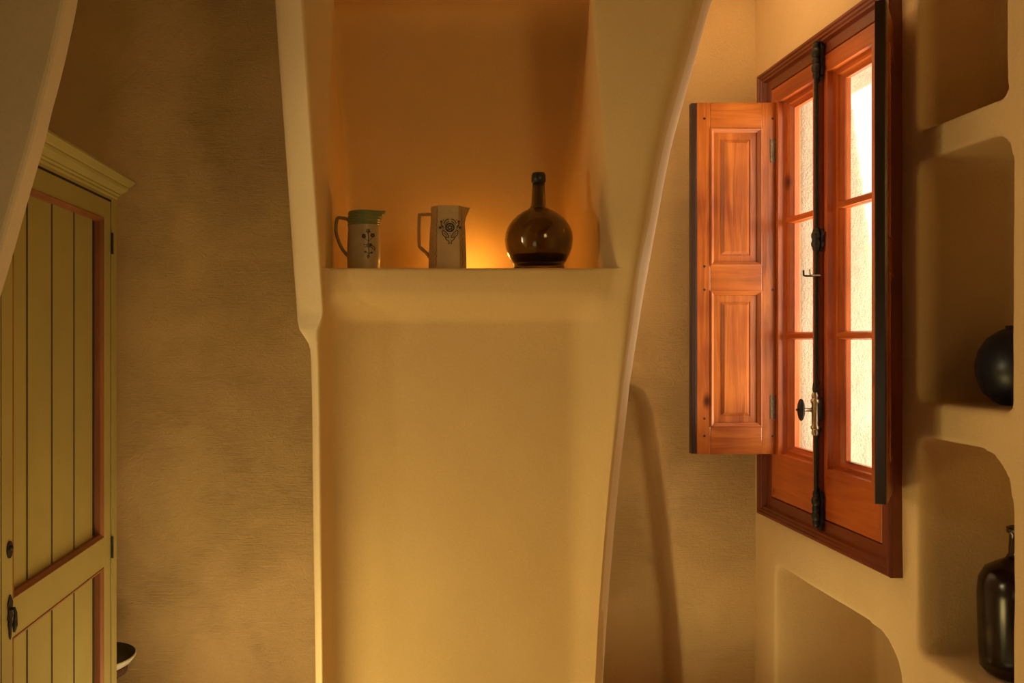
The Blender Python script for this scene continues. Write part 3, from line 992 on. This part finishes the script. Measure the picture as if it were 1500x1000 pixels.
disc(bm, (512, 684), 12, f1); disc(bm, (580, 690), 12, f1); disc(bm, (544, 730), 17, f1); disc(bm, (541, 752), 9, f1)
link('flower_print', bm, M['purple_ink'], p1)

# --- faceted pitcher with blue rose print
p2 = empty('pitcher', ((655.5 - 585) * SC, SY, ZSH))
tag(p2, 'taller faceted cream pitcher with dark blue rose print, in front of the lamp glow', 'pitcher')
h2 = zrow(304.5) - ZSH


def oct_ring(hw, z, amt=0.0, lift=0.0, ch=0.36):
    """octagon with wide front face; the +x side pulls out into the spout"""
    f = 0.60 * hw; dpt = hw * 0.92
    P = [(hw, -f * 0.55), (hw, f * 0.55), (f, dpt), (-f, dpt), (-hw, f * 0.55), (-hw, -f * 0.55), (-f, -dpt), (f, -dpt)]
    out = []
    n = len(P)
    for i in range(n):
        a = Vector(P[i]); b_ = Vector(P[(i + 1) % n])
        for t in (0.04, 0.5, 0.96):
            p = a.lerp(b_, t)
            if amt and p.x > f * 0.8:
                wgt = max(0, (p.x - f * 0.8) / (hw - f * 0.8)) ** 1.2 * max(0, 1 - abs(p.y) / (f * 0.9))
                p = Vector((p.x + amt * (wgt if t == 0.5 and i == 0 else wgt * 0.45), p.y * (1 - 0.5 * wgt)))
            out.append((p.x, p.y, z + (lift if (t == 0.5 and i == 0) else 0)))
    return out


def hw2(z):
    t = z / h2
    return SC * interp([(0, 26.0), (0.03, 27.2), (0.25, 27.0), (0.6, 25.8), (0.85, 24.0), (1.0, 24.2)], t)


bm = bmesh.new()
rings = [oct_ring(0.003, 0)] + [oct_ring(hw2(0) - 0.003, 0), oct_ring(hw2(0), 0.003)]
for k in range(1, 25):
    z_ = h2 * k / 24
    am = 0.017 * max(0, (z_ / h2 - 0.72) / 0.28) ** 1.4
    rings.append(oct_ring(hw2(z_), z_, am, am * 0.05))
rings.append(oct_ring(hw2(h2) - 0.0015, h2 + 0.001, 0.0165))
for z_, am in ((h2 - 0.002, 0.0155), (h2 * 0.9, 0.008), (h2 * 0.6, 0), (0.01, 0)):
    rings.append(oct_ring(hw2(z_) - 0.0045, z_, am))
rings.append(oct_ring(0.003, 0.009))
loft(bm, rings)
link('body', bm, M['ceramic_brown'], p2, smooth=True, auto=22)


def z2(zx, zy): return ((zx - 504) * Q, 0.0, zrow(280 + zy / 7.69) - ZSH)


bm = bmesh.new()
prf = [z2(330, 262), z2(262, 262), z2(206, 264), z2(188, 262), z2(185, 300), z2(183, 420), z2(184, 560), z2(188, 622), z2(215, 650), z2(262, 690), z2(300, 740), z2(320, 760)]
tube(bm, prf, 0.0047, 4, sx=1.5)
link('handle', bm, M['ceramic_brown'], p2)


def f2(X, Zz):
    x = (X - 504) * Q; z_ = zrow(280 + Zz / 7.69, SY - 0.046) - ZSH
    return (x, -hw2(max(0, min(h2, z_))) * 0.92 - 0.0007, z_)


bm = bmesh.new()
for sgn in (1, -1):
    def mpt(p): return (522 + sgn * (p[0] - 522), p[1])
    S = [([(418, 352), (416, 338), (430, 332), (434, 346), (424, 368), (440, 392), (456, 408)], 9),
         ([(404, 418), (402, 402), (416, 396), (424, 408), (414, 422)], 8),
         ([(452, 366), (468, 334), (490, 316), (512, 312)], 10), ([(478, 350), (496, 346), (508, 330)], 8), ([(462, 386), (474, 364), (490, 356)], 7),
         ([(434, 448), (440, 484), (462, 508), (504, 522), (496, 486), (472, 458), (440, 440), (434, 448)], 9), ([(452, 468), (470, 484), (484, 504)], 7),
         ([(466, 518), (484, 546), (504, 560), (512, 586), (502, 590)], 9), ([(424, 376), (446, 420), (462, 436)], 6)]
    for pts_, wd in S: ribbon(bm, [mpt(p) for p in c2(pts_)], wd, f2)
    disc(bm, mpt((450, 322)), 6, f2); disc(bm, mpt((412, 412)), 9, f2); disc(bm, mpt((432, 338)), 8, f2)
disc(bm, (520, 407), 53, f2, 28, r2=38); disc(bm, (520, 407), 24, f2, 20, r2=14)
for k in range(5):
    a = 2 * PI * k / 5
    ribbon(bm, c2([(520 + 14 * math.cos(a), 407 + 14 * math.sin(a)), (520 + 30 * math.cos(a + 0.6), 407 + 30 * math.sin(a + 0.6)), (520 + 34 * math.cos(a + 1.3), 407 + 34 * math.sin(a + 1.3))]), 8, f2)
for y_ in (478, 498, 518, 548): disc(bm, (522, y_), 4.5, f2, 8)
link('rose_print', bm, M['blue_ink'], p2)
bm = bmesh.new()
for xe in (378, 648):
    pts_ = []
    for k in range(60):
        y_ = 200 + k * 640 / 59
        pts_.append((xe + (4 if (k % 6) < 3 else -3) * (1 if y_ > 330 else 0.2) - (0.02 * (y_ - 200) if xe < 500 else -0.02 * (y_ - 200)), y_))
    ribbon(bm, pts_, 4.5, f2)
link('edge_line', bm, M['blue_ink'], p2)

# --- demijohn
d = empty('demijohn', ((789 - 585) * 2.27 / F, 2.27, ZSH))
tag(d, 'round bellied olive glass demijohn with tall narrow neck, beside the two pitchers', 'bottle')
s = 2.27 / F
def zd(y): return zrow(y, 2.27) - ZSH
prof_o = [(0, 0.004), (20, None), (34, None)]
po = [(0, 0.006), (24 * s, 0.002), (35 * s, 0.0), (38 * s, 0.006)]
body = [(388, 36.5), (382, 40.5), (374, 44.5), (364, 47.8), (352, 49.4), (342, 48.6), (332, 45.0), (323, 39), (316, 32), (310.5, 24), (307, 17), (304, 12.8), (300, 11.0), (290, 10.2), (275, 9.3), (267.2, 8.8)]
zmin = zd(388)
for y_, r_ in body:
    po.append((r_ * s, max(0.008, zd(y_))))
lipz = zd(267)
po += [(9.9 * s, lipz + 0.0004), (10.2 * s, lipz + 0.004), (9.9 * s, zd(257.5)), (8.8 * s, zd(254.5)), (7.0 * s, zd(253.8)), (5.6 * s, zd(255))]
inn = [(6.0 * s, zd(268)), (7.6 * s, zd(300)), (14 * s, zd(309)), (30 * s, zd(318)), (42.5 * s, zd(332)), (46.2 * s, zd(345)), (46.6 * s, zd(355)), (44 * s, zd(370)), (37.5 * s, zd(386)), (30 * s, zd(390)), (0, zd(390))]
bm = bmesh.new(); lathe(bm, po + inn, 64)
link('glass_body', bm, M['olive_glass'], d, smooth=True)
bm = bmesh.new(); lathe(bm, [(0, 0), (5.2 * s, 0), (5.2 * s, 0.004), (0, 0.004)], 20, (0, 0, zd(256) - 0.002))
link('stopper', bm, M['iron'], d)
bm = bmesh.new(); lathe(bm, [(8.9 * s, zd(268)), (10.3 * s, zd(267)), (10.6 * s, zd(262)), (10.2 * s, zd(256.5)), (9.0 * s, zd(253.4)), (5.4 * s, zd(253.0)), (5.4 * s, zd(254))], 40)
link('lip', bm, simple('black_glass_lip', (0.02, 0.025, 0.03), 0.3), d, smooth=True)
bm = bmesh.new()
lathe(bm, [(0, zd(389.6)), (29.5 * s, zd(389.6)), (37.0 * s, zd(385.6)), (42.3 * s, zd(374)), (0, zd(374))], 48)
link('dregs', bm, simple('dark_dregs', (0.03, 0.035, 0.04), 0.3), d, smooth=True, auto=40)

# --- hidden shelf lamp that washes the back of the niche
lp = empty('shelf_lamp', ((700 - 585) * 2.50 / F, 2.515, ZSH))
tag(lp, 'small low lamp glowing on the shelf behind the faceted pitcher', 'lamp')
lm, nt, b = new_mat('lamp_glow'); b.inputs['Emission Color'].default_value = (1, 0.6, 0.2, 1); b.inputs['Emission Strength'].default_value = 6
bm = bmesh.new(); lathe(bm, [(0, 0), (0.022, 0), (0.024, 0.003), (0.024, 0.009), (0.018, 0.011), (0, 0.011)], 28)
link('base', bm, M['iron'], lp, smooth=True, auto=35)
bm = bmesh.new(); lathe(bm, [(0.015, 0.0112), (0.013, 0.016), (0.007, 0.020), (0, 0.021)], 20)
link('bulb', bm, lm, lp, smooth=True)
pl = bpy.data.lights.new('shelf_lamp_light', 'POINT'); pl.energy = 1.0; pl.color = (1.0, 0.42, 0.06); pl.shadow_soft_size = 0.012
plo = bpy.data.objects.new('shelf_lamp_light', pl); C.objects.link(plo); plo.parent = lp; plo.location = (0, 0, 0.036)

# ------------------------------------------------------------------ vessels in the wall niches
v1 = empty('round_pot', (1.446, 1.905, 1.3445))
tag(v1, 'dark round glazed pot in the middle wall niche, half hidden by its edge', 'pot')
bm = bmesh.new()
lathe(bm, [(0, 0), (0.042, 0), (0.05, 0.004), (0.074, 0.026), (0.088, 0.065), (0.090, 0.090), (0.083, 0.125), (0.066, 0.155), (0.042, 0.173), (0.030, 0.177), (0.030, 0.184), (0.026, 0.185), (0.024, 0.172), (0.05, 0.158), (0.076, 0.12), (0.082, 0.08), (0.06, 0.03), (0, 0.006)], 48)
link('body', bm, M['pot'], v1, smooth=True)
v2 = empty('big_bottle', (1.440, 1.905, 0.7135)); v2.scale = (1.09, 1.09, 1.0)
tag(v2, 'big dark glass bottle with rounded shoulders in the lowest wall niche at right', 'bottle')
bm = bmesh.new()
lathe(bm, [(0, 0.004), (0.045, 0), (0.060, 0.004), (0.069, 0.016), (0.071, 0.05), (0.073, 0.13), (0.074, 0.19), (0.071, 0.222), (0.06, 0.247), (0.04, 0.262), (0.024, 0.272), (0.018, 0.285), (0.0165, 0.33), (0.0215, 0.334), (0.0215, 0.346), (0.017, 0.348), (0.012, 0.345), (0.013, 0.285), (0.03, 0.262), (0.058, 0.24), (0.068, 0.215), (0.069, 0.15), (0.066, 0.04), (0.05, 0.012), (0, 0.010)], 48)
link('glass_body', bm, M['dark_glass'], v2, smooth=True)
